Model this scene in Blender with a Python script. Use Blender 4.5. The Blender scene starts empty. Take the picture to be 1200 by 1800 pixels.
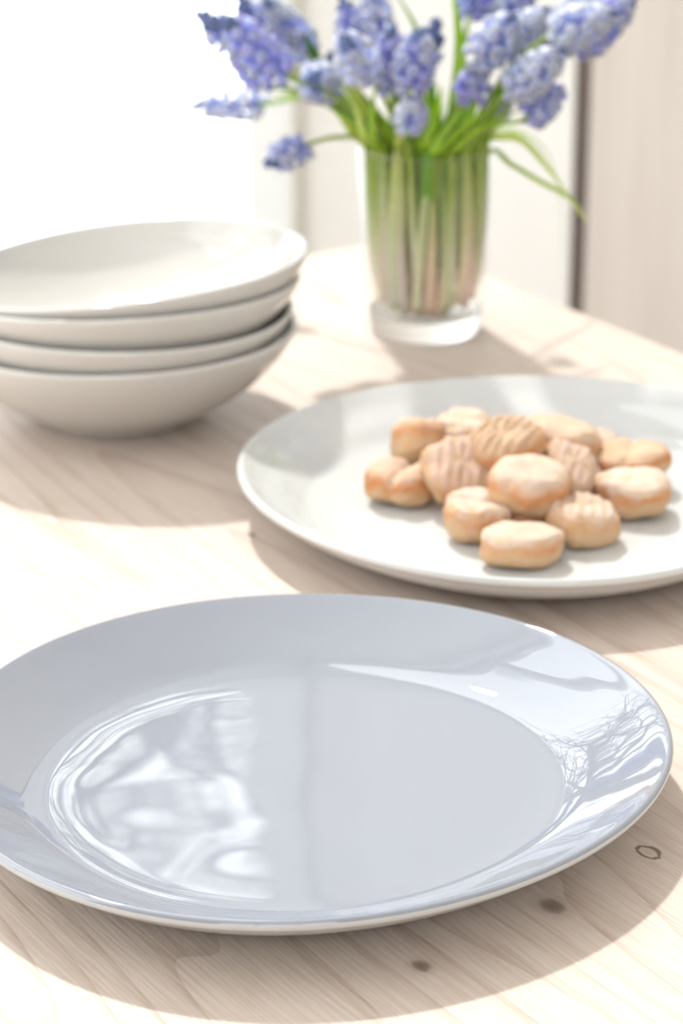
import bpy, math, random
import numpy as np
from mathutils import Vector, Matrix, noise as mnoise

# ------------------------------------------------------------------ camera
F_PX = 4700.0
PITCH = math.radians(21.5)
CAM_H = 0.473
scene = bpy.context.scene
C = scene.collection

cam_d = bpy.data.cameras.new('camera')
cam = bpy.data.objects.new('camera', cam_d)
C.objects.link(cam)
cam.location = (0, 0, CAM_H)
cam.rotation_euler = (math.pi / 2 - PITCH, 0, 0)
cam_d.sensor_fit = 'VERTICAL'
cam_d.sensor_height = 36.0
cam_d.sensor_width = 24.0
cam_d.lens = 36.0 * F_PX / 1800.0
cam_d.clip_start = 0.02
cam_d.clip_end = 200
cam_d.dof.use_dof = True
cam_d.dof.focus_distance = 0.95
cam_d.dof.aperture_fstop = 11.0
scene.camera = cam

# ------------------------------------------------------------------ world, sun, exposure
world = bpy.data.worlds.new('sky')
scene.world = world
world.use_nodes = True
bg = world.node_tree.nodes['Background']
bg.inputs['Color'].default_value = (0.975, 0.985, 1.0, 1)
bg.inputs['Strength'].default_value = 2.7

SUN_DIR = Vector((0.030, -0.094, -0.115)).normalized()      # the way the light travels
sun_d = bpy.data.lights.new('sun', 'SUN')
sun_d.energy = 3.0
sun_d.angle = math.radians(2.6)
sun_d.color = (1.0, 0.975, 0.945)
sun = bpy.data.objects.new('sun', sun_d)
C.objects.link(sun)
sun.rotation_euler = SUN_DIR.to_track_quat('-Z', 'Y').to_euler()
sun.location = (-1, 5, 5)

vs = scene.view_settings
vs.view_transform = 'Standard'
vs.look = 'None'
vs.gamma = 1.0
vs.use_curve_mapping = False
vs.exposure = 0.53
scene.cycles.max_bounces = 14
scene.cycles.diffuse_bounces = 6
scene.cycles.transparent_max_bounces = 24
scene.cycles.transmission_bounces = 10
scene.cycles.sample_clamp_indirect = 6.0

# room extents (z = 0 is the table top)
FLOOR_Z, CEIL_Z = -0.75, 2.75
BACK_Y, FRONT_Y = 2.40, -2.3
LEFT_X, RIGHT_X = -1.9, 1.7
# windows: back wall, left wall, front wall
WB = dict(x0=-1.55, x1=-0.046, z0=-0.32, z1=2.62)
WL = dict(y0=-0.3, y1=2.0, z0=-0.32, z1=2.62)
WF = dict(x0=-1.15, x1=1.15, z0=0.45, z1=2.62)


def portal(name, loc, rot, sx, sy):
    d = bpy.data.lights.new(name, 'AREA')
    d.shape = 'RECTANGLE'
    d.size, d.size_y = sx, sy
    d.cycles.is_portal = True
    o = bpy.data.objects.new(name, d)
    o.location = loc
    o.rotation_euler = rot
    C.objects.link(o)


H2 = math.pi / 2
portal('window_daylight', ((WB['x0'] + WB['x1']) / 2, BACK_Y + 0.17, (WB['z0'] + WB['z1']) / 2), (-H2, 0, 0), WB['x1'] - WB['x0'], WB['z1'] - WB['z0'])
portal('window_daylight', (LEFT_X - 0.17, (WL['y0'] + WL['y1']) / 2, (WL['z0'] + WL['z1']) / 2), (H2, 0, -H2), WL['y1'] - WL['y0'], WL['z1'] - WL['z0'])
portal('window_daylight', ((WF['x0'] + WF['x1']) / 2, FRONT_Y - 0.17, (WF['z0'] + WF['z1']) / 2), (H2, 0, 0), WF['x1'] - WF['x0'], WF['z1'] - WF['z0'])

# ------------------------------------------------------------------ picture <-> place
ct, st = math.cos(PITCH), math.sin(PITCH)
FWD = Vector((0, ct, -st))
DOWN = Vector((0, -st, -ct))


def ray(px, py):
    return Vector((1, 0, 0)) * ((px - 600) / F_PX) + DOWN * ((py - 900) / F_PX) + FWD


def on_z(px, py, z=0.0):
    d = ray(px, py)
    t = (z - CAM_H) / d.z
    return Vector((0, 0, CAM_H)) + d * t


def on_y(px, py, y):
    d = ray(px, py)
    return Vector((0, 0, CAM_H)) + d * (y / d.y)


# ------------------------------------------------------------------ object helpers
def tag(o, label=None, cat=None, group=None, kind=None):
    if label: o['label'] = label
    if cat: o['category'] = cat
    if group: o['group'] = group
    if kind: o['kind'] = kind
    return o


def mesh(name, verts, faces, smooth=True):
    m = bpy.data.meshes.new(name)
    m.from_pydata([tuple(v) for v in verts], [], faces)
    m.update()
    if smooth:
        m.polygons.foreach_set('use_smooth', [True] * len(m.polygons))
    return m


def obj(name, m, mat=None, parent=None, loc=None):
    o = bpy.data.objects.new(name, m)
    C.objects.link(o)
    if mat is not None:
        if m.materials:
            m.materials[0] = mat
        else:
            m.materials.append(mat)
    if parent is not None:
        o.parent = parent
    if loc is not None:
        o.location = loc
    return o


def empty(name, loc=(0, 0, 0), rotz=0.0):
    o = bpy.data.objects.new(name, None)
    o.empty_display_size = 0.02
    C.objects.link(o)
    o.location = loc
    o.rotation_euler = (0, 0, rotz)
    return o


class MB:
    """collects boxes into one mesh"""
    def __init__(self):
        self.v, self.f = [], []

    def box(self, x0, x1, y0, y1, z0, z1):
        b = len(self.v)
        self.v += [(x0, y0, z0), (x1, y0, z0), (x1, y1, z0), (x0, y1, z0), (x0, y0, z1), (x1, y0, z1), (x1, y1, z1), (x0, y1, z1)]
        self.f += [tuple(b + i for i in q) for q in ((0, 3, 2, 1), (4, 5, 6, 7), (0, 1, 5, 4), (1, 2, 6, 5), (2, 3, 7, 6), (3, 0, 4, 7))]
        return self

    def build(self, name, mat, parent=None, bevel=0.0):
        o = obj(name, mesh(name, self.v, self.f, False), mat, parent)
        if bevel:
            mod = o.modifiers.new('bevel', 'BEVEL')
            mod.width = bevel
            mod.segments = 3
            mod.limit_method = 'ANGLE'
        return o


def box(name, x0, x1, y0, y1, z0, z1, mat, parent=None, bevel=0.0):
    return MB().box(x0, x1, y0, y1, z0, z1).build(name, mat, parent, bevel)


def catmull(pts, n):
    """dense smooth polyline through pts (tuples of any length)"""
    P = [np.array(p, float) for p in pts]
    P = [2 * P[0] - P[1]] + P + [2 * P[-1] - P[-2]]
    out = []
    for i in range(1, len(P) - 2):
        for k in range(n):
            t = k / n
            a, b, c, d = P[i - 1], P[i], P[i + 1], P[i + 2]
            out.append(0.5 * (2 * b + (c - a) * t + (2 * a - 5 * b + 4 * c - d) * t * t + (3 * b - a - 3 * c + d) * t ** 3))
    out.append(P[-2])
    return out


def lathe(name, prof, segs=128, rf=None, zf=None):
    """closed surface of revolution: prof runs from axis to axis; rf(phi, r), zf(phi, r, z) warp it"""
    verts, faces = [], []
    rings = []
    for (r, z) in prof:
        if r < 1e-6:
            rings.append([len(verts)])
            verts.append((0, 0, z))
        else:
            idx = []
            for s in range(segs):
                ph = 2 * math.pi * s / segs
                rr = r * (rf(ph, r) if rf else 1.0)
                zz = z + (zf(ph, r, z) if zf else 0.0)
                idx.append(len(verts))
                verts.append((rr * math.cos(ph), rr * math.sin(ph), zz))
            rings.append(idx)
    for a, b in zip(rings[:-1], rings[1:]):
        for s in range(segs):
            t = (s + 1) % segs
            if len(a) == 1 and len(b) == 1:
                continue
            if len(a) == 1:
                faces.append((a[0], b[s], b[t]))
            elif len(b) == 1:
                faces.append((a[s], b[0], a[t]))
            else:
                faces.append((a[s], b[s], b[t], a[t]))
    return mesh(name, verts, faces)


def tube_data(path, radii, segs=8, flat=1.0, up=None, twist=0.0):
    """closed tube along path; flat < 1 squashes the cross-section across the second axis (a leaf)"""
    P = [Vector(p) for p in path]
    n = len(P)
    verts, faces, ts = [], [], []
    side = None
    for i in range(n):
        tan = (P[min(i + 1, n - 1)] - P[max(i - 1, 0)]).normalized()
        if side is None:
            ref = up if up is not None else (Vector((0, 1, 0)) if abs(tan.y) < 0.9 else Vector((0, 0, 1)))
            side = tan.cross(ref)
            if side.length < 1e-5:
                side = tan.cross(Vector((1, 0, 0)))
        side = (side - tan * side.dot(tan)).normalized()
        nor = tan.cross(side)
        a0 = twist * i / max(1, n - 1)
        r = radii[i] if hasattr(radii, '__len__') else radii
        for s in range(segs):
            a = 2 * math.pi * s / segs
            u, w = math.cos(a) * r, math.sin(a) * r * flat
            if flat < 1:      # a shallow keel along the middle of a leaf
                w += 0.28 * (u * u) / max(r, 1e-6)
            d = side * (u * math.cos(a0) - w * math.sin(a0)) + nor * (u * math.sin(a0) + w * math.cos(a0))
            verts.append(P[i] + d)
            ts.append(i / (n - 1))
    for i in range(n - 1):
        for s in range(segs):
            t = (s + 1) % segs
            faces.append((i * segs + s, i * segs + t, (i + 1) * segs + t, (i + 1) * segs + s))
    faces.append(tuple(reversed(range(segs))))
    faces.append(tuple((n - 1) * segs + s for s in range(segs)))
    return verts, faces, ts


# ------------------------------------------------------------------ materials
def new_mat(name):
    m = bpy.data.materials.new(name)
    m.use_nodes = True
    nt = m.node_tree
    return m, nt, nt.nodes['Principled BSDF'], nt.links


def plain(name, col, rough=0.5, bump=0.0, bscale=40.0, var=0.04, spec=0.5, coat=0.0, detail=4.0):
    """principled surface with a little noise in colour and relief"""
    m, nt, p, L = new_mat(name)
    tc = nt.nodes.new('ShaderNodeTexCoord')
    nz = nt.nodes.new('ShaderNodeTexNoise')
    nz.inputs['Scale'].default_value = bscale
    nz.inputs['Detail'].default_value = detail
    L.new(tc.outputs['Object'], nz.inputs['Vector'])
    mx = nt.nodes.new('ShaderNodeMix')
    mx.data_type = 'RGBA'
    mx.inputs['A'].default_value = (*[c * (1 - var) for c in col], 1)
    mx.inputs['B'].default_value = (*[min(1, c * (1 + var)) for c in col], 1)
    L.new(nz.outputs['Fac'], mx.inputs['Factor'])
    L.new(mx.outputs['Result'], p.inputs['Base Color'])
    p.inputs['Roughness'].default_value = rough
    p.inputs['Specular IOR Level'].default_value = spec
    p.inputs['Coat Weight'].default_value = coat
    p.inputs['Coat Roughness'].default_value = 0.03
    if bump:
        bp = nt.nodes.new('ShaderNodeBump')
        bp.inputs['Strength'].default_value = 1.0
        bp.inputs['Distance'].default_value = bump
        L.new(nz.outputs['Fac'], bp.inputs['Height'])
        L.new(bp.outputs['Normal'], p.inputs['Normal'])
        L.new(bp.outputs['Normal'], p.inputs['Coat Normal'])
    return m


def math_node(nt, op, a=None, b=None):
    n = nt.nodes.new('ShaderNodeMath')
    n.operation = op
    for i, v in enumerate((a, b)):
        if v is None: continue
        if isinstance(v, (int, float)):
            n.inputs[i].default_value = v
        else:
            nt.links.new(v, n.inputs[i])
    return n.outputs[0]


def wood(name, dark, light, along=(1.2, 1.0), fibre=120.0, knots=(), rough=0.55, axis='X', growth=14.0, wash=0.5, band_w=0.55, band_p=3.5):
    """whitewashed softwood; the grain runs along the object's local axis"""
    m, nt, p, L = new_mat(name)
    tc = nt.nodes.new('ShaderNodeTexCoord')
    mp = nt.nodes.new('ShaderNodeMapping')
    L.new(tc.outputs['Object'], mp.inputs['Vector'])
    sc = {'X': (0.9, 9.0, 9.0), 'Z': (9.0, 9.0, 0.10)}[axis]
    mp.inputs['Scale'].default_value = sc
    warp_vec = mp.outputs['Vector']
    # growth lines: bands of a slow noise stretched along the grain
    n1 = nt.nodes.new('ShaderNodeTexNoise')
    n1.inputs['Scale'].default_value = 0.9
    n1.inputs['Detail'].default_value = 1.5
    n1.inputs['Distortion'].default_value = 0.25
    L.new(warp_vec, n1.inputs['Vector'])
    band = math_node(nt, 'MULTIPLY', n1.outputs['Fac'], growth)
    band = math_node(nt, 'FRACT', band)
    band = math_node(nt, 'POWER', band, band_p)
    # fibres
    mp2 = nt.nodes.new('ShaderNodeMapping')
    L.new(tc.outputs['Object'], mp2.inputs['Vector'])
    mp2.inputs['Scale'].default_value = {'X': (0.05, 1, 1), 'Z': (1, 1, 0.05)}[axis]
    n2 = nt.nodes.new('ShaderNodeTexNoise')
    n2.inputs['Scale'].default_value = fibre * 4
    n2.inputs['Detail'].default_value = 3
    L.new(mp2.outputs['Vector'], n2.inputs['Vector'])
    # broad mottling of the white wash
    n3 = nt.nodes.new('ShaderNodeTexNoise')
    n3.inputs['Scale'].default_value = 5.0
    n3.inputs['Detail'].default_value = 5
    L.new(mp.outputs['Vector'], n3.inputs['Vector'])
    f = math_node(nt, 'MULTIPLY', band, band_w)
    f2 = math_node(nt, 'MULTIPLY', math_node(nt, 'SUBTRACT', n2.outputs['Fac'], 0.42), 1.3)
    f = math_node(nt, 'ADD', f, f2)
    f3 = math_node(nt, 'MULTIPLY', math_node(nt, 'SUBTRACT', n3.outputs['Fac'], 0.5), wash)
    f = math_node(nt, 'ADD', f, f3)
    cl = nt.nodes.new('ShaderNodeClamp')
    L.new(f, cl.inputs['Value'])
    mx = nt.nodes.new('ShaderNodeMix')
    mx.data_type = 'RGBA'
    mx.inputs['A'].default_value = (*light, 1)
    mx.inputs['B'].default_value = (*dark, 1)
    L.new(cl.outputs[0], mx.inputs['Factor'])
    col = mx.outputs['Result']
    sep = nt.nodes.new('ShaderNodeSeparateXYZ')
    L.new(tc.outputs['Object'], sep.inputs[0])
    for (kx, ky, kr, ring) in knots:
        dx = math_node(nt, 'MULTIPLY', math_node(nt, 'SUBTRACT', sep.outputs['X'], kx), 0.75)
        dy = math_node(nt, 'SUBTRACT', sep.outputs['Y'], ky)
        d = math_node(nt, 'SQRT', math_node(nt, 'ADD', math_node(nt, 'MULTIPLY', dx, dx), math_node(nt, 'MULTIPLY', dy, dy)))
        dn = math_node(nt, 'ADD', d, math_node(nt, 'MULTIPLY', math_node(nt, 'SUBTRACT', n2.outputs['Fac'], 0.5), kr * 0.8))
        rmp = nt.nodes.new('ShaderNodeValToRGB')
        cr = rmp.color_ramp
        if ring:
            cr.elements[0].position, cr.elements[0].color = 0.0, (0.25, 0.25, 0.25, 1)
            cr.elements[1].position, cr.elements[1].color = 1.0, (0, 0, 0, 1)
            for pos, v in ((0.34, 0.1), (0.44, 0.95), (0.54, 0.95), (0.62, 0.0)):
                e = cr.elements.new(pos)
                e.color = (v, v, v, 1)
        else:
            cr.elements[0].position, cr.elements[0].color = 0.0, (0.95, 0.95, 0.95, 1)
            cr.elements[1].position, cr.elements[1].color = 1.0, (0, 0, 0, 1)
            e = cr.elements.new(0.35)
            e.color = (0.75, 0.75, 0.75, 1)
            e = cr.elements.new(0.6)
            e.color = (0.18, 0.18, 0.18, 1)
        L.new(math_node(nt, 'DIVIDE', dn, kr * 2), rmp.inputs['Fac'])
        mk = nt.nodes.new('ShaderNodeMix')
        mk.data_type = 'RGBA'
        L.new(rmp.outputs['Color'], mk.inputs['Factor'])
        L.new(col, mk.inputs['A'])
        mk.inputs['B'].default_value = (0.17, 0.12, 0.085, 1)
        col = mk.outputs['Result']
    L.new(col, p.inputs['Base Color'])
    p.inputs['Roughness'].default_value = rough
    p.inputs['Specular IOR Level'].default_value = 0.3
    bp = nt.nodes.new('ShaderNodeBump')
    bp.inputs['Distance'].default_value = 0.0004
    bp.inputs['Strength'].default_value = 0.5
    L.new(f, bp.inputs['Height'])
    bp.invert = True
    L.new(bp.outputs['Normal'], p.inputs['Normal'])
    return m


def clear_sheet(name, tint=(0.97, 0.985, 0.975), refl=1.0, ior=1.45):
    """thin clear glass: lets light straight through and mirrors by Fresnel"""
    m = bpy.data.materials.new(name)
    m.use_nodes = True
    nt = m.node_tree
    nt.nodes.remove(nt.nodes['Principled BSDF'])
    out = nt.nodes['Material Output']
    tr = nt.nodes.new('ShaderNodeBsdfTransparent')
    tr.inputs['Color'].default_value = (*tint, 1)
    gl = nt.nodes.new('ShaderNodeBsdfGlossy')
    gl.inputs['Roughness'].default_value = 0.02
    lw = nt.nodes.new('ShaderNodeLayerWeight')
    lw.inputs['Blend'].default_value = 0.5
    f0 = ((ior - 1) / (ior + 1)) ** 2
    fr = math_node(nt, 'ADD', math_node(nt, 'MULTIPLY', math_node(nt, 'POWER', lw.outputs['Facing'], 5.0), 1 - f0), f0)
    nz = nt.nodes.new('ShaderNodeTexNoise')
    nz.inputs['Scale'].default_value = 60
    bp = nt.nodes.new('ShaderNodeBump')
    bp.inputs['Distance'].default_value = 0.0002
    nt.links.new(nz.outputs['Fac'], bp.inputs['Height'])
    nt.links.new(bp.outputs['Normal'], gl.inputs['Normal'])
    mx = nt.nodes.new('ShaderNodeMixShader')
    nt.links.new(math_node(nt, 'MULTIPLY', fr, refl), mx.inputs['Fac'])
    nt.links.new(tr.outputs[0], mx.inputs[1])
    nt.links.new(gl.outputs[0], mx.inputs[2])
    nt.links.new(mx.outputs[0], out.inputs['Surface'])
    return m


def attr_mat(name, rough=0.45, trans=0.0, nscale=300, var=0.12, sub=0.0):
    """colour comes from the mesh's own colour attribute, broken up by noise"""
    m, nt, p, L = new_mat(name)
    at = nt.nodes.new('ShaderNodeAttribute')
    at.attribute_name = 'tint'
    tc = nt.nodes.new('ShaderNodeTexCoord')
    nz = nt.nodes.new('ShaderNodeTexNoise')
    nz.inputs['Scale'].default_value = nscale
    L.new(tc.outputs['Object'], nz.inputs['Vector'])
    hs = nt.nodes.new('ShaderNodeHueSaturation')
    L.new(at.outputs['Color'], hs.inputs['Color'])
    L.new(math_node(nt, 'ADD', math_node(nt, 'MULTIPLY', math_node(nt, 'SUBTRACT', nz.outputs['Fac'], 0.5), var * 2), 1.0), hs.inputs['Value'])
    L.new(hs.outputs['Color'], p.inputs['Base Color'])
    p.inputs['Roughness'].default_value = rough
    if sub:
        p.inputs['Subsurface Weight'].default_value = sub
        p.inputs['Subsurface Radius'].default_value = (0.004, 0.003, 0.002)
        p.inputs['Subsurface Scale'].default_value = 1.0
    if trans:
        tl = nt.nodes.new('ShaderNodeBsdfTranslucent')
        L.new(hs.outputs['Color'], tl.inputs['Color'])
        mx = nt.nodes.new('ShaderNodeMixShader')
        mx.inputs['Fac'].default_value = trans
        L.new(p.outputs[0], mx.inputs[1])
        L.new(tl.outputs[0], mx.inputs[2])
        L.new(mx.outputs[0], nt.nodes['Material Output'].inputs['Surface'])
    return m


def set_tint(m, cols):
    a = m.color_attributes.new('tint', 'FLOAT_COLOR', 'POINT')
    a.data.foreach_set('color', np.array([(c[0], c[1], c[2], 1.0) for c in cols], dtype=np.float32).ravel())


M = {}
M['wall'] = plain('white_wall_paint', (0.76, 0.755, 0.735), 0.7, 0.0003, 90, 0.015, 0.2)
M['trim'] = plain('white_trim_paint', (0.88, 0.885, 0.88), 0.4, 0.0002, 60, 0.01, 0.3)
M['frame'] = plain('white_window_paint', (0.70, 0.705, 0.70), 0.4, 0.0002, 60, 0.01, 0.3)
M['ceil'] = plain('ceiling_paint', (0.88, 0.87, 0.86), 0.8, 0.0003, 90, 0.015, 0.2)
M['recess'] = plain('grey_recess', (0.40, 0.34, 0.31), 0.8, 0, 60, 0.05, 0.2)
M['floor'] = wood('pale_floor_wood', (0.45, 0.36, 0.28), (0.66, 0.57, 0.47), fibre=60)
M['pane'] = clear_sheet('window_glass', (0.98, 0.99, 0.985), 0.8)
M['door'] = wood('pale_washed_panel', (0.60, 0.54, 0.50), (0.715, 0.665, 0.63), fibre=22, axis='Z', growth=5, wash=0.5)
M['bark'] = plain('grey_bark', (0.10, 0.085, 0.075), 0.9, 0.004, 30, 0.3)

# ------------------------------------------------------------------ the room
def struct(o, label, cat):
    return tag(o, label, cat, kind='structure')


T = 0.20     # wall thickness
struct(box('floor', LEFT_X - T, RIGHT_X + T, FRONT_Y - T, BACK_Y + T, FLOOR_Z - 0.1, FLOOR_Z, M['floor']), 'pale wooden floor below the table', 'floor')
struct(box('ceiling', LEFT_X - T, RIGHT_X + T, FRONT_Y - T, BACK_Y + T, CEIL_Z, CEIL_Z + 0.1, M['ceil']), 'white painted ceiling above the table', 'ceiling')


def holed_wall(name, a0, a1, hole, place, label):
    """four blocks round one opening, as one wall"""
    mb = MB()
    for (p0, p1, z0, z1) in ((a0, hole[0], FLOOR_Z, CEIL_Z), (hole[1], a1, FLOOR_Z, CEIL_Z), (hole[0], hole[1], FLOOR_Z, hole[2]), (hole[0], hole[1], hole[3], CEIL_Z)):
        place(mb, p0, p1, z0, z1)
    o = mb.build(name, M['wall'])
    struct(o, label, 'wall')


GAP0 = on_y(1004, 300, BACK_Y).x          # the dark recess beside the wooden door panel
GAP1 = on_y(1031, 300, BACK_Y).x
ARCH0 = on_y(655, 300, BACK_Y).x
holed_wall('wall_back', LEFT_X - T, GAP0 - 0.02, (WB['x0'], WB['x1'], WB['z0'], WB['z1']),
           lambda mb, a, b, z0, z1: mb.box(a, b, BACK_Y, BACK_Y + T, z0, z1), 'off-white wall between the bright window and the flowers')
holed_wall('wall_left', FRONT_Y - T, BACK_Y, (WL['y0'], WL['y1'], WL['z0'], WL['z1']),
           lambda mb, a, b, z0, z1: mb.box(LEFT_X - T, LEFT_X, a, b, z0, z1), 'off-white wall with a tall window, left of the table')
holed_wall('wall_front', LEFT_X, RIGHT_X, (WF['x0'], WF['x1'], WF['z0'], WF['z1']),
           lambda mb, a, b, z0, z1: mb.box(a, b, FRONT_Y - T, FRONT_Y, z0, z1), 'off-white wall with a wide window facing the table')
struct(box('wall_right', RIGHT_X, RIGHT_X + T, FRONT_Y - T, BACK_Y + T, FLOOR_Z, CEIL_Z, M['wall']), 'plain off-white wall right of the table', 'wall')

# white casing right of the flowers, then the recess, then the wooden panel
struct(box('trim_1', ARCH0, GAP0, BACK_Y - 0.022, BACK_Y, FLOOR_Z, CEIL_Z, M['trim'], bevel=0.004), 'wide white casing board behind the flowers', 'trim')
struct(box('trim_2', GAP0 - 0.02, GAP1 + 0.02, BACK_Y + 0.05, BACK_Y + T, FLOOR_Z, CEIL_Z, M['recess']), 'dark brown recess strip beside the wooden panel', 'trim')
door = empty('door_1', (GAP1 + 0.45, BACK_Y, FLOOR_Z))
struct(door, 'pale washed wooden door panel beside the dark recess', 'door')
pw = 0.129
nx = GAP1
k = 0
while nx < RIGHT_X - 0.001:
    w = min(pw, RIGHT_X - nx)
    b = box('plank', -w / 2 + 0.0004, w / 2 - 0.0004, -0.012, 0.04, 0.0, CEIL_Z - FLOOR_Z, M['door'], door, 0.0012)
    b.location = (nx + w / 2 - door.location.x, 0.0, 0)
    nx += w
    k += 1
# edge for the painted shadow line between the window casing and the wall
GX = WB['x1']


def make_window(name, W, D, label, mullions=1, cross=None):
    """local frame: x across, y outwards (0 = inner wall face), z up from the sill"""
    root = empty(name)
    struct(root, label, 'window')
    fw, dep0, dep1 = 0.045, 0.10, 0.17
    f = MB()
    box('jamb', -W / 2, -W / 2 + fw, dep0, dep1, 0, D, M['frame'], root, 0.003)
    box('jamb', W / 2 - fw, W / 2, dep0, dep1, 0, D, M['frame'], root, 0.003)
    box('head_rail', -W / 2 + fw, W / 2 - fw, dep0, dep1, D - fw, D, M['frame'], root, 0.003)
    box('bottom_rail', -W / 2 + fw, W / 2 - fw, dep0, dep1, 0.0, 0.05, M['frame'], root, 0.003)
    xs = [-W / 2 + fw]
    for i in range(mullions):
        c = -W / 2 + W * (i + 1) / (mullions + 1)
        box('mullion', c - 0.022, c + 0.022, dep0 + 0.005, dep1 - 0.005, 0.05, D - fw, M['frame'], root, 0.003)
        xs += [c - 0.022, c + 0.022]
    xs.append(W / 2 - fw)
    for i in range(0, len(xs), 2):
        if cross:
            box('glazing_bar', xs[i], xs[i + 1], dep0 + 0.015, dep1 - 0.015, cross - 0.015, cross + 0.015, M['frame'], root, 0.002)
        spans = [(0.05, D - fw)] if not cross else [(0.05, cross - 0.015), (cross + 0.015, D - fw)]
        for (z0, z1) in spans:
            box('pane', xs[i], xs[i + 1], 0.133, 0.137, z0, z1, M['pane'], root)
    box('sill', -W / 2 - 0.0, W / 2 + 0.0, -0.03, 0.10, -0.0, 0.018, M['frame'], root, 0.004)
    return root


w = make_window('window_1', WB['x1'] - WB['x0'], WB['z1'] - WB['z0'], 'tall bright white-framed window behind the bowls', 1)
w.location = ((WB['x0'] + WB['x1']) / 2, BACK_Y, WB['z0'])
w = make_window('window_2', WL['y1'] - WL['y0'], WL['z1'] - WL['z0'], 'tall white-framed window in the side wall', 1)
w.location = (LEFT_X, (WL['y0'] + WL['y1']) / 2, WL['z0'])
w.rotation_euler = (0, 0, H2)
w = make_window('window_3', WF['x1'] - WF['x0'], WF['z1'] - WF['z0'], 'wide white-framed window opposite the flowers', 2)
w.location = ((WF['x0'] + WF['x1']) / 2, FRONT_Y, WF['z0'])
w.rotation_euler = (0, 0, math.pi)
# shadow line beside the bright window, painted as a thin grey strip
struct(box('shadow_strip', GX + 0.002, GX + 0.010, BACK_Y - 0.006, BACK_Y, FLOOR_Z, CEIL_Z, plain('grey_shadow_line', (0.52, 0.50, 0.45), 0.6, 0, 60, 0.02, 0.2)), 'thin grey strip standing in for the shadow line between bright window and wall', 'trim')

# ------------------------------------------------------------------ table
TC = Vector((0.037, 1.69, 0))                         # far right corner
TU = Vector((0.547, -0.837, 0)).normalized()          # along the right edge, the way the grain runs
TV = Vector((TU.y, -TU.x, 0))                         # along the back edge, to the left
ANG = math.atan2(TU.y, TU.x)
t_root = empty('table', TC + TU * 0.95 + TV * 0.45 + Vector((0, 0, FLOOR_Z)), ANG)
tag(t_root, 'pale whitewashed pine table carrying plates, bowls and flowers', 'table')
LU, LV, TH = 1.9, 0.9, 0.032


def table_local(p):
    d = Vector(p) - TC
    return d.dot(TU) - 0.95, -(d.dot(TV)) + 0.45


knots = []
for (kx, ky, kr, ring) in ((970, 1593, 0.0042, False), (740, 1698, 0.0030, False), (1140, 1498, 0.0036, True), (442, 940, 0.0018, False)):
    lx, ly = table_local(on_z(kx, ky))
    knots.append((lx, ly, kr, ring))
M['table'] = wood('whitewashed_pine', (0.38, 0.28, 0.222), (0.60, 0.51, 0.445), fibre=150, knots=knots, rough=0.42, wash=0.22, band_w=0.5, band_p=6.0, growth=22.0)
top = box('tabletop', -LU / 2, LU / 2, -LV / 2, LV / 2, -0.75 - FLOOR_Z - TH, 0, M['table'], t_root, 0.004)
top.data.transform(Matrix.Translation((0, 0, 0)))
top.location = (0, 0, -FLOOR_Z)
for v in top.data.vertices:
    v.co.z = 0.0 if v.co.z > -0.001 else -TH
hz = -FLOOR_Z - TH
for sx in (-1, 1):
    for sy in (-1, 1):
        cx, cy = sx * (LU / 2 - 0.09), sy * (LV / 2 - 0.09)
        box('leg', cx - 0.03, cx + 0.03, cy - 0.03, cy + 0.03, 0, hz, M['table'], t_root, 0.004)
for sy in (-1, 1):
    cy = sy * (LV / 2 - 0.09)
    box('apron', -LU / 2 + 0.12, LU / 2 - 0.12, cy - 0.011, cy + 0.011, hz - 0.09, hz, M['table'], t_root, 0.002)
for sx in (-1, 1):
    cx = sx * (LU / 2 - 0.09)
    box('apron', cx - 0.011, cx + 0.011, -LV / 2 + 0.12, LV / 2 - 0.12, hz - 0.09, hz, M['table'], t_root, 0.002)

# ------------------------------------------------------------------ plates
def glaze(name, col, rough=0.07, bump=0.00025, bscale=22.0, spec=0.5):
    return plain(name, col, rough, bump, bscale, 0.012, spec, 0.0, 1.0)


M['grey_glaze'] = glaze('blue_grey_glaze', (0.242, 0.258, 0.298), 0.012, 0.0007, 16.0, 1.0)
M['grey_back'] = glaze('pale_rim_glaze', (0.47, 0.465, 0.46), 0.12, 0.0003, 20.0)
M['white_back'] = glaze('warm_rim_glaze', (0.60, 0.585, 0.565), 0.10, 0.0003, 20.0)
M['white_glaze'] = glaze('white_glaze', (0.555, 0.56, 0.555), 0.05, 0.0003, 20.0)
M['bowl_glaze'] = glaze('warm_white_glaze', (0.535, 0.515, 0.485), 0.08, 0.0003, 20.0)

RIM_Z = 0.026


def outline(points, cx, cy, order=3, reg=0.0004):
    """radius of a hand-shaped rim by angle, from points seen on its edge"""
    A, y = [], []
    for (px, py) in points:
        q = on_z(px, py, RIM_Z)
        dx, dy = q.x - cx, q.y - cy
        ph = math.atan2(dy, dx)
        A.append([1] + [f(k * ph) for k in range(1, order + 1) for f in (math.cos, math.sin)])
        y.append(math.hypot(dx, dy))
    A, y = np.array(A), np.array(y)
    n = A.shape[1]
    R = np.diag([0] + [reg * 400 * (1 + k // 2) ** 2 for k in range(n - 1)])
    c = np.linalg.solve(A.T @ A + R, A.T @ y)
    return lambda ph: float(c[0] + sum(c[2 * k - 1] * math.cos(k * ph) + c[2 * k] * math.sin(k * ph) for k in range(1, order + 1)))


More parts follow.
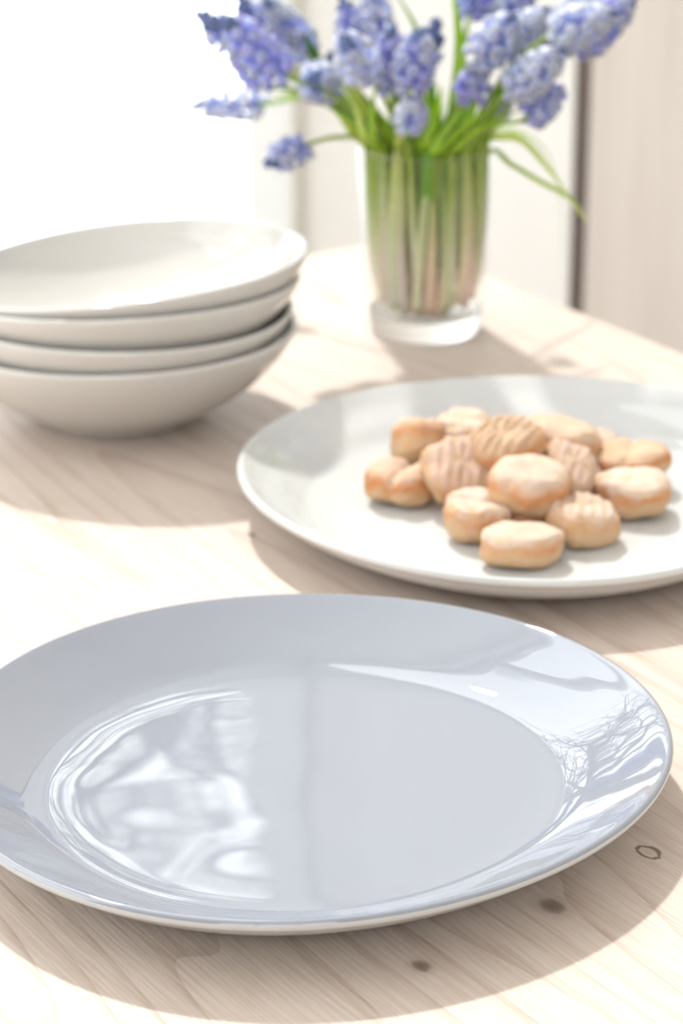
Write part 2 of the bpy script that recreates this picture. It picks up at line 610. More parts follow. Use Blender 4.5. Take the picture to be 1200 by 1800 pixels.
def plate(name, pts, cx, cy, mat, back, flat=0.70, floor_z=0.0075, rim=RIM_Z, thick=0.0042):
    rad = outline(pts, cx, cy)
    prof = []
    # inside: floor, well, flaring wall, rounded lip, then the underside down to a foot ring
    for p in catmull([(0.0, floor_z), (flat * 0.4, floor_z), (flat * 0.75, floor_z), (flat * 0.93, floor_z + 0.0004), (flat + 0.03, floor_z + 0.0022),
                      (0.84, floor_z + 0.0080), (0.92, floor_z + 0.0135), (0.972, rim - 0.0010), (0.986, rim)], 6):
        prof.append((max(0.0, p[0]), p[1]))
    n_in = len(prof)
    lip = []
    for k in range(1, 8):
        a = math.pi * k / 8
        lip.append((0.986 + 0.0145 * math.sin(a), rim - 0.0018 * (1 - math.cos(a)) * thick / 0.0036))
    prof += lip
    prof += [tuple(p) for p in catmull([(0.984, rim - thick), (0.93, floor_z + 0.0135 - thick - 0.0005), (0.85, floor_z + 0.0070 - thick), (0.74, 0.0032),
                                        (0.66, 0.0025), (0.645, 0.0004), (0.63, 0.0), (0.61, 0.0), (0.595, 0.0012), (0.58, 0.0030), (0.3, 0.0034), (0.0, 0.0034)], 5)]
    prof[0] = (0.0, floor_z)
    prof[-1] = (0.0, prof[-1][1])
    m = lathe(name, prof, 160, lambda ph, r: rad(ph), None)
    o = obj(name, m, mat, None, (cx, cy, 0))
    m.materials.append(back)                 # the glaze thins at the lip; the underside is paler
    first = 160 * (n_in + 2)
    for i, p in enumerate(m.polygons):
        if i >= first:
            p.material_index = 1
    return o, rad


pts_grey = [(0, 1169), (117, 1111), (233, 1075), (350, 1055), (525, 1038), (642, 1041), (750, 1057), (900, 1087), (1000, 1117), (1100, 1175), (1160, 1235), (1184, 1300),
            (1182, 1340), (1160, 1395), (1100, 1446), (1000, 1504), (900, 1546), (800, 1580), (700, 1606), (600, 1619), (507, 1622), (233, 1597), (100, 1551), (0, 1513)]
gp = on_z(520, 1325, RIM_Z)
grey_plate, gr = plate('dinner_plate', pts_grey, gp.x, gp.y, M['grey_glaze'], M['grey_back'], 0.71)
tag(grey_plate, 'empty glossy blue-grey dinner plate with upturned uneven rim', 'plate')

pts_white = [(412, 813), (433, 773), (467, 743), (533, 710), (600, 692), (667, 682), (733, 672), (800, 665), (930, 655), (1100, 665), (1200, 684), (425, 848), (450, 878), (475, 898),
             (525, 927), (600, 960), (717, 998), (862, 1018), (1007, 1018), (1103, 1011), (1200, 997)]
wp = on_z(940, 836, RIM_Z)
white_plate, wr = plate('dinner_plate', pts_white, wp.x, wp.y, M['white_glaze'], M['white_back'], 0.74, 0.0065)
tag(white_plate, 'glossy white dinner plate holding a pile of small cookies', 'plate')
print('rims', [round(gr(a * math.pi / 4), 4) for a in range(8)], [round(wr(a * math.pi / 4), 4) for a in range(8)], gp, wp)

# ------------------------------------------------------------------ bowls
def bowl_mesh(seed):
    R = random.Random(seed)
    p1, p2 = R.uniform(0, 6.28), R.uniform(0, 6.28)
    rim = 0.052
    out = [(0.0, 0.0045), (0.030, 0.0043), (0.0345, 0.0032), (0.036, 0.0006), (0.0375, 0.0), (0.0405, 0.0), (0.0420, 0.0008), (0.0445, 0.0026),
           (0.054, 0.0082), (0.068, 0.0172), (0.080, 0.0275), (0.0895, 0.0385), (0.0945, 0.0465), (0.0962, rim - 0.0012)]
    inn = [(0.0957, rim), (0.0945, rim + 0.0003), (0.0932, rim - 0.0006), (0.0905, 0.0455), (0.0855, 0.0378), (0.0765, 0.0280), (0.065, 0.0195), (0.054, 0.0138), (0.045, 0.0116), (0.03, 0.0110), (0.0, 0.0110)]
    prof = [tuple(p) for p in catmull(out, 4)][:-1] + [tuple(p) for p in catmull([out[-1]] + inn, 4)]
    prof = [(max(0, a), b) for a, b in prof]
    prof[0] = (0.0, out[0][1])
    prof[-1] = (0.0, inn[-1][1])
    prof = prof[::-1]
    rf = lambda ph, r: 1 + 0.010 * (r / 0.096) * math.sin(2 * ph + p1) + 0.004 * (r / 0.096) * math.sin(3 * ph + p2)
    zf = lambda ph, r, z: 0.0009 * max(0, (z - 0.02) / 0.03) * math.sin(2 * ph + p2)
    return lathe('serving_bowl', prof, 128, rf, zf)


# place of the foot, roll (right side up), pitch, depth
stack = [(-0.1192, 1.3449, 0.0, 0.0, 0.0, 1.0, 'white bowl at the bottom of the stack, standing on the table'),
         (-0.1229, 1.3452, 0.0130, -2.0, 0.6, 1.0, 'white bowl in the stack, resting in the bottom bowl'),
         (-0.1170, 1.3413, 0.0240, 1.36, -2.6, 1.0, 'white bowl in the stack, right under the topmost bowl'),
         (-0.1086, 1.3451, 0.0362, 5.3, -2.6, 0.9, 'open white bowl on top of the stack, tilted a little')]
for i, (bx, by, z, roll, pit, zs, lab) in enumerate(stack):
    o = obj('serving_bowl', bowl_mesh(11 + i), M['bowl_glaze'], None, (bx, by, z))
    o.data.transform(Matrix.Diagonal((1, 1, zs, 1)))
    o.rotation_euler = (math.radians(pit), math.radians(-roll), 0)
    tag(o, lab, 'bowl', 'stacked white bowls')

# ------------------------------------------------------------------ cookies
def cookie_mat():
    m, nt, p, L = new_mat('sugared_cookie')
    at = nt.nodes.new('ShaderNodeAttribute')
    at.attribute_name = 'tint'
    tc = nt.nodes.new('ShaderNodeTexCoord')
    nz = nt.nodes.new('ShaderNodeTexNoise')
    nz.inputs['Scale'].default_value = 190
    nz.inputs['Detail'].default_value = 6
    L.new(tc.outputs['Object'], nz.inputs['Vector'])
    n2 = nt.nodes.new('ShaderNodeTexNoise')
    n2.inputs['Scale'].default_value = 900
    n2.inputs['Detail'].default_value = 3
    L.new(tc.outputs['Object'], n2.inputs['Vector'])
    s = math_node(nt, 'ADD', math_node(nt, 'MULTIPLY', math_node(nt, 'SUBTRACT', nz.outputs['Fac'], 0.5), 0.5), 1.0)
    hs = nt.nodes.new('ShaderNodeHueSaturation')
    L.new(at.outputs['Color'], hs.inputs['Color'])
    L.new(s, hs.inputs['Saturation'])
    L.new(hs.outputs['Color'], p.inputs['Base Color'])
    p.inputs['Roughness'].default_value = 0.85
    p.inputs['Specular IOR Level'].default_value = 0.15
    p.inputs['Subsurface Weight'].default_value = 0.0
    bp = nt.nodes.new('ShaderNodeBump')
    bp.inputs['Distance'].default_value = 0.0006
    bp.inputs['Strength'].default_value = 0.7
    L.new(math_node(nt, 'ADD', nz.outputs['Fac'], math_node(nt, 'MULTIPLY', n2.outputs['Fac'], 0.4)), bp.inputs['Height'])
    L.new(bp.outputs['Normal'], p.inputs['Normal'])
    return m


M['cookie'] = cookie_mat()
GOLD = np.array((0.50, 0.195, 0.06))
DOUGH = np.array((0.53, 0.355, 0.215))
SUGAR = np.array((0.60, 0.51, 0.44))
PINK = np.array((0.56, 0.385, 0.32))


def cookie_mesh(seed, a, b, h, grooves=0.0, gdir=0.0, sugar=0.7, pink=0.3, bake=0.6, crack=0.0, flat_n=4.2):
    R = random.Random(seed)
    off = Vector((R.uniform(0, 50), R.uniform(0, 50), R.uniform(0, 50)))
    nu, nv = 56, 30
    verts, faces, cols = [], [], []
    for j in range(nv + 1):
        th = math.pi * j / nv - math.pi / 2
        for i in range(nu):
            ph = 2 * math.pi * i / nu
            cz, cr = math.sin(th), math.cos(th)
            # a rounded pillow: squarer than an ellipsoid in profile
            e = 2 / flat_n
            r = abs(cr) ** e
            z = math.copysign(abs(cz) ** 0.66, cz)
            x, y = r * math.cos(ph), r * math.sin(ph)
            d = Vector((x, y, z))
            dl = Vector((x, y, 0.35 * z))
            lump = 1 + 0.20 * mnoise.noise(dl * 1.2 + off) + 0.09 * mnoise.noise(dl * 2.6 + off) + 0.04 * mnoise.noise(d * 6.5 + off)
            X, Y, Z = x * a * lump, y * b * lump, z * h * (0.97 + 0.18 * mnoise.noise(d * 1.6 - off) + 0.06 * mnoise.noise(d * 5 - off))
            if z < -0.5:
                Z = max(Z, -h * 0.93)
            topness = min(1, max(0, (z - 0.05) / 0.6))
            g = 0.0
            if grooves:
                s = (X * math.cos(gdir) + Y * math.sin(gdir)) / 0.0052
                g = (0.5 + 0.5 * math.cos(2 * math.pi * s)) ** 2
                Z -= grooves * g * topness
            if crack:
                s = (X * math.cos(gdir) + Y * math.sin(gdir)) + 0.0025 * mnoise.noise(d * 2.0 + off)
                Z -= crack * math.exp(-(s / 0.0028) ** 2) * min(1, max(0, (z + 0.4)))
                k = 1 - 0.14 * math.exp(-(s / 0.0035) ** 2)
                X, Y = X * k, Y * k
            verts.append((X, Y, Z))
            n1 = mnoise.noise(d * 1.7 + off * 2)
            n2 = mnoise.noise(d * 4.5 - off)
            c = DOUGH.copy()
            # baked golden where the dough bulges at the shoulder
            sh = math.exp(-((z - 0.30 + 0.3 * n1) / 0.34) ** 2) * bake * (0.9 + 0.9 * max(0, n1 + 0.3) + 0.5 * n2)
            c = c + (GOLD - c) * min(1, max(0, sh))
            su = min(1, max(0, (z - 0.15 + 0.7 * n2 + 0.4 * n1) / 0.9)) * sugar
            sc = SUGAR + (PINK - SUGAR) * min(1, max(0, pink + 0.5 * n1))
            c = c + (sc - c) * su * (1 - 0.6 * g)
            cols.append(c)
    for j in range(nv):
        for i in range(nu):
            t = (i + 1) % nu
            faces.append((j * nu + i, j * nu + t, (j + 1) * nu + t, (j + 1) * nu + i))
    m = mesh('cookie', verts, faces)
    set_tint(m, cols)
    return m


PF = 0.0068     # level of the plate's floor under the cookies
# px, py of the middle, height of the middle above the plate floor, half-sizes, yaw, tilt x, tilt y, mesh options, label
cookies = [
    (913, 957, 0.0082, .0190, .0150, .0086, 4, 0, 0, dict(sugar=.75, pink=.15, bake=.55), 'smooth oblong cookie lying alone in front of the pile'),
    (838, 906, 0.0100, .0155, .0165, .0106, 30, 0, 4, dict(sugar=.9, pink=.2, bake=.6, crack=.0035, gdir=.9), 'cracked sugary cookie left of the oblong front cookie'),
    (1020, 914, 0.0096, .0175, .0160, .0098, -20, 0, 6, dict(sugar=.95, pink=.45, bake=.3, grooves=.0012, gdir=.3), 'grooved sugar-dusted cookie right of the oblong front cookie'),
    (1114, 866, 0.0098, .0180, .0165, .0100, 10, 0, -3, dict(sugar=.9, pink=.05, bake=.8), 'pale-topped cookie with golden shoulder at the edge of the pile'),
    (1108, 808, 0.0130, .0190, .0150, .0072, -15, 6, -7, dict(sugar=.3, pink=.3, bake=.9, crack=.002, gdir=0.0), 'flat golden cookie leaning behind the pale-topped one'),
    (706, 848, 0.0092, .0175, .0150, .0096, -10, 0, 3, dict(sugar=.7, pink=.7, bake=1.1, crack=.0035, gdir=-.3), 'golden cracked cookie at the outer left of the pile'),
    (737, 777, 0.0150, .0135, .0150, .0110, 80, -35, 0, dict(sugar=.8, pink=.65, bake=.5, grooves=.0010, gdir=1.5), 'pinkish fork-marked cookie standing behind the golden cracked one'),
    (806, 826, 0.0180, .0180, .0175, .0092, -35, 38, 14, dict(sugar=1., pink=.85, bake=.3, grooves=.0011, gdir=.5), 'pinkish fork-marked cookie leaning on its edge'),
    (815, 764, 0.0170, .0145, .0150, .0115, 0, 5, 0, dict(sugar=1.0, pink=.05, bake=.1, grooves=.0009, gdir=1.2), 'palest creamy cookie at the back of the pile'),
    (888, 780, 0.0290, .0190, .0160, .0098, -25, 18, -16, dict(sugar=.35, pink=.4, bake=.6, grooves=.0034, gdir=2.9), 'deeply fork-grooved golden cookie on top of the pile'),
    (986, 775, 0.0200, .0210, .0145, .0096, -14, 4, 8, dict(sugar=.55, pink=.15, bake=.4), 'long pale yellow cookie at the back of the pile'),
    (1050, 790, 0.0110, .0110, .0125, .0085, 0, 0, 0, dict(sugar=.9, pink=.7, bake=.4), 'small sugary cookie half hidden beside the long pale one'),
    (995, 835, 0.0150, .0150, .0160, .0120, -30, 24, 26, dict(sugar=1.0, pink=.6, bake=.3, grooves=.0008, gdir=.2), 'sugary cookie tucked behind the plump golden top one'),
    (933, 853, 0.0225, .0190, .0170, .0105, 10, 12, 4, dict(sugar=.8, pink=.35, bake=.9), 'plump golden sugar-topped cookie in the middle of the pile'),
    (925, 900, 0.0075, .0150, .0150, .0078, 0, 0, 0, dict(sugar=.8, pink=.9, bake=.4), 'shaded cookie at the bottom, under the plump golden one'),
    (880, 850, 0.0080, .0160, .0150, .0080, 40, 0, 0, dict(sugar=.8, pink=.6, bake=.6), 'cookie buried at the bottom of the pile behind the cracked sugary one'),
    (960, 800, 0.0085, .0170, .0150, .0085, 20, 0, 0, dict(sugar=.8, pink=.6, bake=.6), 'cookie buried at the bottom of the pile under the long pale one'),
]
for i, (px, py, hz_, a, b, h, yaw, tx, ty, opt, lab) in enumerate(cookies):
    p = on_z(px, py, PF + hz_)
    o = obj('cookie', cookie_mesh(100 + i, a, b, h, **opt), M['cookie'], None, p)
    o.rotation_euler = (Matrix.Rotation(math.radians(tx), 3, 'X') @ Matrix.Rotation(math.radians(ty), 3, 'Y') @ Matrix.Rotation(math.radians(yaw), 3, 'Z')).to_euler()
    tag(o, lab, 'cookie', 'cookies on the white plate')

# ------------------------------------------------------------------ the glass
VC = Vector((0.0489, 1.4936, 0.0))
GH = 0.109
M['glass'] = clear_sheet('clear_tumbler', (0.997, 1.0, 0.997), 0.8)
M['water'] = clear_sheet('clear_water', (0.997, 1.0, 0.997), 0.4, 1.2)


def base_glass():
    m, nt, p, L = new_mat('thick_glass_base')
    p.inputs['Base Color'].default_value = (0.98, 1.0, 0.99, 1)
    p.inputs['Roughness'].default_value = 0.03
    p.inputs['Transmission Weight'].default_value = 1.0
    p.inputs['IOR'].default_value = 1.35
    nz = nt.nodes.new('ShaderNodeTexNoise')
    nz.inputs['Scale'].default_value = 60
    bp = nt.nodes.new('ShaderNodeBump')
    bp.inputs['Distance'].default_value = 0.0003
    L.new(nz.outputs['Fac'], bp.inputs['Height'])
    L.new(bp.outputs['Normal'], p.inputs['Normal'])
    return m


M['glass_base'] = base_glass()
g_root = empty('glass_tumbler', VC)
tag(g_root, 'clear thick-bottomed glass tumbler holding the blue flowers', 'glass')
wall_prof = [(0.0, 0.0105), (0.018, 0.0107), (0.0252, 0.0125), (0.0300, 0.0175), (0.0326, 0.028), (0.0350, 0.055), (0.0370, 0.080), (0.0388, GH - 0.0008), (0.0396, GH), (0.0404, GH - 0.0008),
             (0.0386, 0.080), (0.0366, 0.055), (0.0346, 0.030), (0.0338, 0.0135), (0.0, 0.0100)]
pr = catmull(wall_prof[:-1], 5)
pr = [(max(0, a), b) for a, b in pr]
pr[0] = (0.0, 0.0105)
obj('wall', lathe('wall', pr, 96), M['glass'], g_root)
base_prof = [(0.0, 0.0098), (0.020, 0.0100), (0.0275, 0.0112), (0.0325, 0.0130), (0.0334, 0.0115), (0.0330, 0.007), (0.0322, 0.0030), (0.0306, 0.0006), (0.0285, 0.0), (0.012, 0.0004), (0.0, 0.0008)]
bp_ = [(max(0, a), b) for a, b in catmull(base_prof, 5)]
bp_[0], bp_[-1] = (0.0, 0.0098), (0.0, 0.0008)
obj('base', lathe('base', bp_, 96), M['glass_base'], g_root)
wat = [(0.0, 0.096), (0.0370, 0.096), (0.0376, 0.0966), (0.0377, 0.0955), (0.0364, 0.080), (0.0344, 0.055), (0.0322, 0.029), (0.0296, 0.0185), (0.0248, 0.0136), (0.018, 0.0117), (0.0, 0.0114)]
water = obj('water', lathe('water', wat, 64), M['water'], None, VC)
tag(water, 'clear water in the glass around the flower stems', 'water')

# ------------------------------------------------------------------ flowers
RND = random.Random(7)
M['stem'] = attr_mat('stem_skin', 0.4, 0.4, 250, 0.12)
M['leaf'] = attr_mat('leaf_skin', 0.35, 0.5, 250, 0.12)
M['floret'] = attr_mat('floret_skin', 0.5, 0.5, 500, 0.15)
M['bud'] = attr_mat('bud_skin', 0.5, 0.1, 500, 0.15)


def glass_r(z):
    return 0.0315 + (z - 0.03) / (GH - 0.03) * 0.006 if z > 0.03 else 0.029


def floret_mesh(name, flare, body, lip, seed=0):
    """a little urn: round shoulders, pinched neck, six turned-out lobes; +Z points away from the spike"""
    prof = [(0.0, 0.0), (0.62, 0.12), (0.95, 0.55), (0.84, 1.0), (0.62, 1.18), (flare * 1.22, 1.45)]
    segs = 6
    v, f, c = [], [], []
    rings = []
    for k, (r, z) in enumerate(prof):
        if r == 0:
            rings.append([len(v)]); v.append((0, 0, z)); c.append(body)
            continue
        idx = []
        for s in range(segs):
            a = 2 * math.pi * s / segs
            idx.append(len(v))
            v.append((r * math.cos(a), r * math.sin(a), z))
            t = k / (len(prof) - 1)
            c.append(tuple(body[i] + (lip[i] - body[i]) * t ** 2.2 for i in range(3)))
        rings.append(idx)
    rings.append([len(v)]); v.append((0, 0, 1.02)); c.append(tuple(x * 0.75 for x in body))
    for a, b in zip(rings[:-1], rings[1:]):
        for s in range(segs):
            t = (s + 1) % segs
            if len(a) == 1: f.append((a[0], b[t], b[s]))
            elif len(b) == 1: f.append((a[s], a[t], b[0]))
            else: f.append((a[s], a[t], b[t], b[s]))
    m = mesh(name, v, f)
    set_tint(m, c)
    m.materials.append(M['floret'])
    return m


FL = [floret_mesh('floret', 1.02, (0.42, 0.48, 0.93), (0.88, 0.90, 0.99)),
      floret_mesh('floret', 1.10, (0.53, 0.61, 0.95), (0.97, 0.97, 0.99)),
      floret_mesh('floret', 0.95, (0.44, 0.43, 0.92), (0.82, 0.82, 0.99)),
      floret_mesh('floret', 1.05, (0.62, 0.71, 0.96), (0.99, 0.99, 0.99))]
BUD = [floret_mesh('bud', 0.30, (0.20, 0.26, 0.46), (0.16, 0.22, 0.34)),
       floret_mesh('bud', 0.28, (0.25, 0.32, 0.58), (0.22, 0.30, 0.40))]


def stem_cols(verts, z_off, top, foot=(0.92, 0.82, 0.68)):
    """bleached foot, greener towards the mouth of the glass"""
    a = RND.uniform(0.028, 0.052)
    b = a + RND.uniform(0.045, 0.075)
    foot = tuple(f * RND.uniform(0.88, 1.05) for f in foot)
    out = []
    for v in verts:
        k = min(1, max(0, (v[2] + z_off - a) / (b - a)))
        out.append(tuple(foot[i] + (top[i] - foot[i]) * k for i in range(3)))
    return out


def inner_path(foot_r, foot_a, exit_r, exit_a, exit_z):
    """from the bottom of the glass up to its mouth"""
    p0 = VC + Vector((foot_r * math.cos(foot_a), foot_r * math.sin(foot_a), 0.0140))
    p2 = VC + Vector((exit_r * math.cos(exit_a), exit_r * math.sin(exit_a), exit_z))
    p1 = p0.lerp(p2, 0.5)
    return [p0, p1, p2]


def flower(base, tip, r_head, foot_a, n=34, tone=0, bend=None, dark=0.3, label=None, sr=0.0017):
    base, tip = Vector(base), Vector(tip)
    ax = (tip - base)
    ln = ax.length
    axn = ax.normalized()
    # where the stem leaves the glass: towards the head
    hd = Vector((base.x - VC.x, base.y - VC.y, 0))
    ea = math.atan2(hd.y, hd.x) + RND.uniform(-0.25, 0.25)
    er = min(0.033, 0.008 + 0.36 * hd.length)
    fr = RND.uniform(0.006, 0.024)
    pts = inner_path(fr, foot_a, er, ea, GH + 0.004)
    mid = pts[-1].lerp(base, 0.55)
    if bend is None:
        bend = 0.10 * (base - pts[-1]).length
    # run into the spike along its axis
    mid = mid - axn * bend * 0.4 + Vector((0, 0, bend))
    ctrl = pts + [mid, base - axn * 0.004, base + ax * 0.35, base + ax * 0.86]
    path = catmull(ctrl, 7)
    L_ = len(path)
    rad = [sr * (1.15 - 0.55 * i / L_) for i in range(L_)]
    root_loc = pts[0]
    root = empty('grape_hyacinth', root_loc)
    v, f, ts = tube_data([Vector(p) - root_loc for p in path], rad, 8)
    m = mesh('stem', v, f)
    g = (0.36 + RND.uniform(-.06, .06), 0.50 + RND.uniform(-.06, .06), 0.10)
    set_tint(m, stem_cols(v, root_loc.z, g))
    obj('stem', m, M['stem'], root)
    # spike of florets, tight spiral, each one hanging a little off the axis
    up = Vector((0, 0, 1)) if abs(axn.z) < 0.9 else Vector((1, 0, 0))
    e1 = axn.cross(up).normalized()
    e2 = axn.cross(e1)
    sp = []
    for k in range(9):
        t = k / 8
        sp.append(base + ax * t)
    sv, sf, _ = tube_data([p - root_loc for p in sp], [max(0.0006, r_head * 0.5 * math.sin(math.pi * min(1, 0.12 + 0.86 * k / 8)) ** 0.8) for k in range(9)], 10)
    sm = mesh('flower_spike', sv, sf)
    set_tint(sm, [(0.36, 0.40, 0.74)] * len(sv))
    spike = obj('flower_spike', sm, M['floret'], root)
    for k in range(n):
        t = (k + 0.5) / n
        phi = k * 2.39996 + RND.uniform(-0.25, 0.25)
        prof = math.sin(math.pi * min(1, (0.22 + 0.78 * t) ** 0.9)) ** 0.75 if t < 0.98 else 0.12
        rr = r_head * max(0.12, prof)
        out = (e1 * math.cos(phi) + e2 * math.sin(phi))
        tilt = -0.45 + 1.5 * t + RND.uniform(-0.2, 0.2)        # low ones droop, the top ones point on
        d = (out + axn * tilt).normalized()
        s = (0.0030 if t < 0.72 else 0.0030 * (1 - (t - 0.72) * 2.0)) * RND.uniform(0.8, 1.22) * (r_head / 0.0095) ** 0.5
        s = max(0.0011, s)
        pos = base + ax * t + out * max(0.0006, rr - s * RND.uniform(0.85, 1.35))
        isbud = t > 1 - dark
        me = RND.choice(BUD) if isbud else RND.choice(FL if tone == 0 else (FL[1], FL[3], FL[3]) if tone == 1 else (FL[0], FL[2]))
        o = bpy.data.objects.new('bud' if isbud else 'floret', me)
        C.objects.link(o)
        o.parent = spike
        q = d.to_track_quat('Z', 'Y')
        o.matrix_basis = Matrix.Translation(pos - root_loc) @ q.to_matrix().to_4x4() @ Matrix.Rotation(RND.uniform(0, 6.28), 4, 'Z') @ Matrix.Diagonal((s, s, s * 1.05, 1))
    tag(root, label or 'blue grape hyacinth spike in the dense bunch in the glass', 'flower', 'grape hyacinths in the glass')
    return root


Lc = 'blue grape hyacinth in the dense cluster leaning towards the window'
Mc = 'blue grape hyacinth in the upright middle of the bunch'
Rc = 'blue grape hyacinth in the dense cluster leaning towards the wooden panel'
# base pixel, tip pixel, distances of base and tip, head radius, florets, tone, bud share, label
heads = [
    ((458, 108), (346, 22), 1.465, 1.455, .0100, 40, 0, .32, Lc),
    ((500, 128), (388, 30), 1.435, 1.425, .0105, 40, 2, .22, Lc),
    ((490, 100), (418, -8), 1.500, 1.490, .0100, 38, 0, .25, Lc),
    ((540, 92), (462, -2), 1.520, 1.500, .0105, 40, 1, .25, Lc),
    ((462, 140), (405, 62), 1.470, 1.440, .0095, 34, 2, .12, Lc),
    ((455, 183), (334, 187), 1.580, 1.600, .0085, 36, 1, .25, 'pale grape hyacinth stretching sideways far towards the window'),  # paleness from the backlight is put into the floret tone
    ((537, 256), (466, 289), 1.470, 1.455, .0085, 28, 0, .25, 'small grape hyacinth drooping on a thin bare stem over the bowls'),
    ((572, 150), (546, 142), 1.480, 1.440, .0110, 34, 1, .22, 'pale grape hyacinth seen head-on with a dark centre'),
    ((602, 140), (578, 92), 1.520, 1.510, .0060, 22, 2, .60, 'slim dark grape hyacinth bud beside the head-on flower'),
    ((645, 108), (600, -4), 1.475, 1.465, .0100, 38, 0, .2, Mc),
    ((640, 128), (602, 66), 1.440, 1.400, .0110, 36, 1, .2, Mc),
    ((668, 96), (648, -28), 1.510, 1.500, .0105, 38, 1, .15, Mc),
    ((690, 152), (688, 50), 1.455, 1.445, .0105, 40, 2, .2, Mc),
    ((722, 150), (738, 52), 1.430, 1.420, .0105, 40, 0, .2, Mc),
    ((744, 108), (768, 32), 1.500, 1.490, .0078, 28, 2, .65, 'slim dark-tipped grape hyacinth on top of the middle bunch'),
    ((719, 222), (725, 172), 1.420, 1.415, .0085, 24, 0, .15, 'short grape hyacinth low above the rim of the glass'),
    ((828, 172), (842, 122), 1.450, 1.440, .0090, 24, 2, .2, 'short dusky grape hyacinth among the leaves'),
    ((838, 108), (905, 26), 1.445, 1.435, .0110, 38, 1, .12, Rc),
    ((884, 96), (962, 16), 1.465, 1.455, .0110, 40, 3, .1, Rc),
    ((900, 158), (992, 88), 1.430, 1.420, .0105, 40, 1, .1, Rc),
    ((925, 205), (990, 155), 1.440, 1.450, .0090, 28, 2, .15, 'dusky grape hyacinth hanging lowest beside the wooden panel'),
    ((958, 80), (1055, -8), 1.485, 1.475, .0115, 42, 1, .1, Rc),
    ((1008, 82), (1118, -8), 1.465, 1.455, .0115, 44, 0, .12, Rc),
    ((975, 60), (1082, 26), 1.430, 1.425, .0105, 40, 1, .1, Rc),
    ((826, 26), (852, -60), 1.510, 1.500, .0100, 32, 2, .1, Rc),
    ((880, 36), (935, -45), 1.510, 1.500, .0110, 36, 0, .1, Rc),
    ((868, 200), (894, 168), 1.530, 1.530, .0065, 18, 2, .4, 'small dark grape hyacinth bud deep among the leaves'),
    ((925, 130), (965, 66), 1.490, 1.480, .0105, 34, 0, .1, Rc),
]
for i, (b, t, yb, yt, r, n, tone, dark, lab) in enumerate(heads):
    if lab in (Lc, Mc, Rc):
        lab = ('blue', 'pale blue', 'violet-blue', 'pale blue')[tone] + lab[4:]
    flower(on_y(b[0], b[1], yb), on_y(t[0], t[1], yt), r, i * 2.39996, int(n * 1.05), tone if tone < 3 else 1, None, dark, lab, 0.0016)


def leaf(ctrl, width, col, label=None, foot=True, flat=0.16, twist=0.0, up=None, foot_col=(0.80, 0.74, 0.56), point=True, seg=8):
    path = [Vector(p) for p in catmull(ctrl, seg)]
    n = len(path)
    rad = []
    for i in range(n):
        t = i / (n - 1)
        w_ = width * (0.62 + 0.38 * math.sin(math.pi * min(1, t * 1.15)))
        if point:
            w_ *= min(1, (1 - t) / 0.22 + 0.08) ** 0.7
        rad.append(max(0.0004, w_ / 2))
    o0 = path[0]
    v, f, ts = tube_data([p - o0 for p in path], rad, 8, flat, up, twist)
    m = mesh('leaf', v, f)
    set_tint(m, stem_cols(v, o0.z, col, foot_col) if foot else [col] * len(ts))
    o = obj('leaf', m, M['leaf'], None, o0)
    tag(o, label or 'narrow green leaf among the stems in the glass', 'leaf', 'leaves in the glass')
    return o


def leaf_to(pix, width, col, label=None, foot_a=None, twist=0.0, foot_r=None, exit_=None):
    """pix: list of (px, py, Y) above the mouth of the glass"""
    pts = [on_y(*p) for p in pix]
    hd = Vector((pts[0].x - VC.x, pts[0].y - VC.y, 0))
    ea = math.atan2(hd.y, hd.x) if exit_ is None else exit_[1]
    er = min(0.0335, 0.6 * hd.length + 0.006) if exit_ is None else exit_[0]
    ip = inner_path(foot_r if foot_r is not None else RND.uniform(0.004, 0.024), foot_a if foot_a is not None else RND.uniform(0, 6.28), er, ea, GH - 0.002)
    return leaf(ip + pts, width, col, label, True, 0.16, twist)


G1, G2, G3, G4 = (0.24, 0.46, 0.03), (0.42, 0.62, 0.05), (0.09, 0.24, 0.015), (0.60, 0.70, 0.18)
leaf_to([(900, 288, 1.47), (950, 318, 1.455), (1000, 347, 1.445), (1032, 392, 1.44)], .0052, G2, 'long green leaf drooping over the rim towards the wooden panel', 0.3, exit_=(0.0345, -0.15), twist=1.2)
leaf_to([(885, 240, 1.50), (922, 250, 1.50), (965, 298, 1.495), (1002, 350, 1.49)], .0044, G4, 'thin green leaf arching above the long drooping one', 0.7, exit_=(0.033, 0.2))
leaf_to([(905, 232, 1.56), (960, 270, 1.57), (984, 350, 1.575), (985, 462, 1.575)], .0048, (0.55, 0.68, 0.35), 'thin pale strand hanging far down behind the glass', 0.9, exit_=(0.033, 0.9))  # narrow pale green ribbon hanging behind the tumbler
leaf_to([(800, 190, 1.49), (808, 90, 1.50), (795, -30, 1.50)], .0095, G2, 'broad bright green leaf standing upright out of the frame', 1.6)
leaf_to([(760, 180, 1.52), (735, 60, 1.53), (690, -20, 1.53)], .0045, G1, 'dark narrow leaf rising behind the middle flowers', 1.9)
leaf_to([(622, 235, 1.49), (590, 190, 1.48), (545, 168, 1.47), (480, 168, 1.47)], .0055, G4, 'pale yellow-green leaf curving towards the window', 3.0, exit_=(0.0335, 3.2))
leaf_to([(640, 230, 1.50), (600, 180, 1.50), (552, 95, 1.50), (535, 60, 1.5)], .0090, G3, 'broad dark green leaf rising under the window-side cluster', 2.8)
# leaf folded down inside the front of the glass
lf = leaf([on_y(752, 268, 1.455), on_y(750, 340, 1.4595), on_y(752, 420, 1.463), on_y(757, 508, 1.466)], .0078, (0.22, 0.46, 0.03), 'bright green leaf tip hanging down inside the front of the glass', False, 0.16)
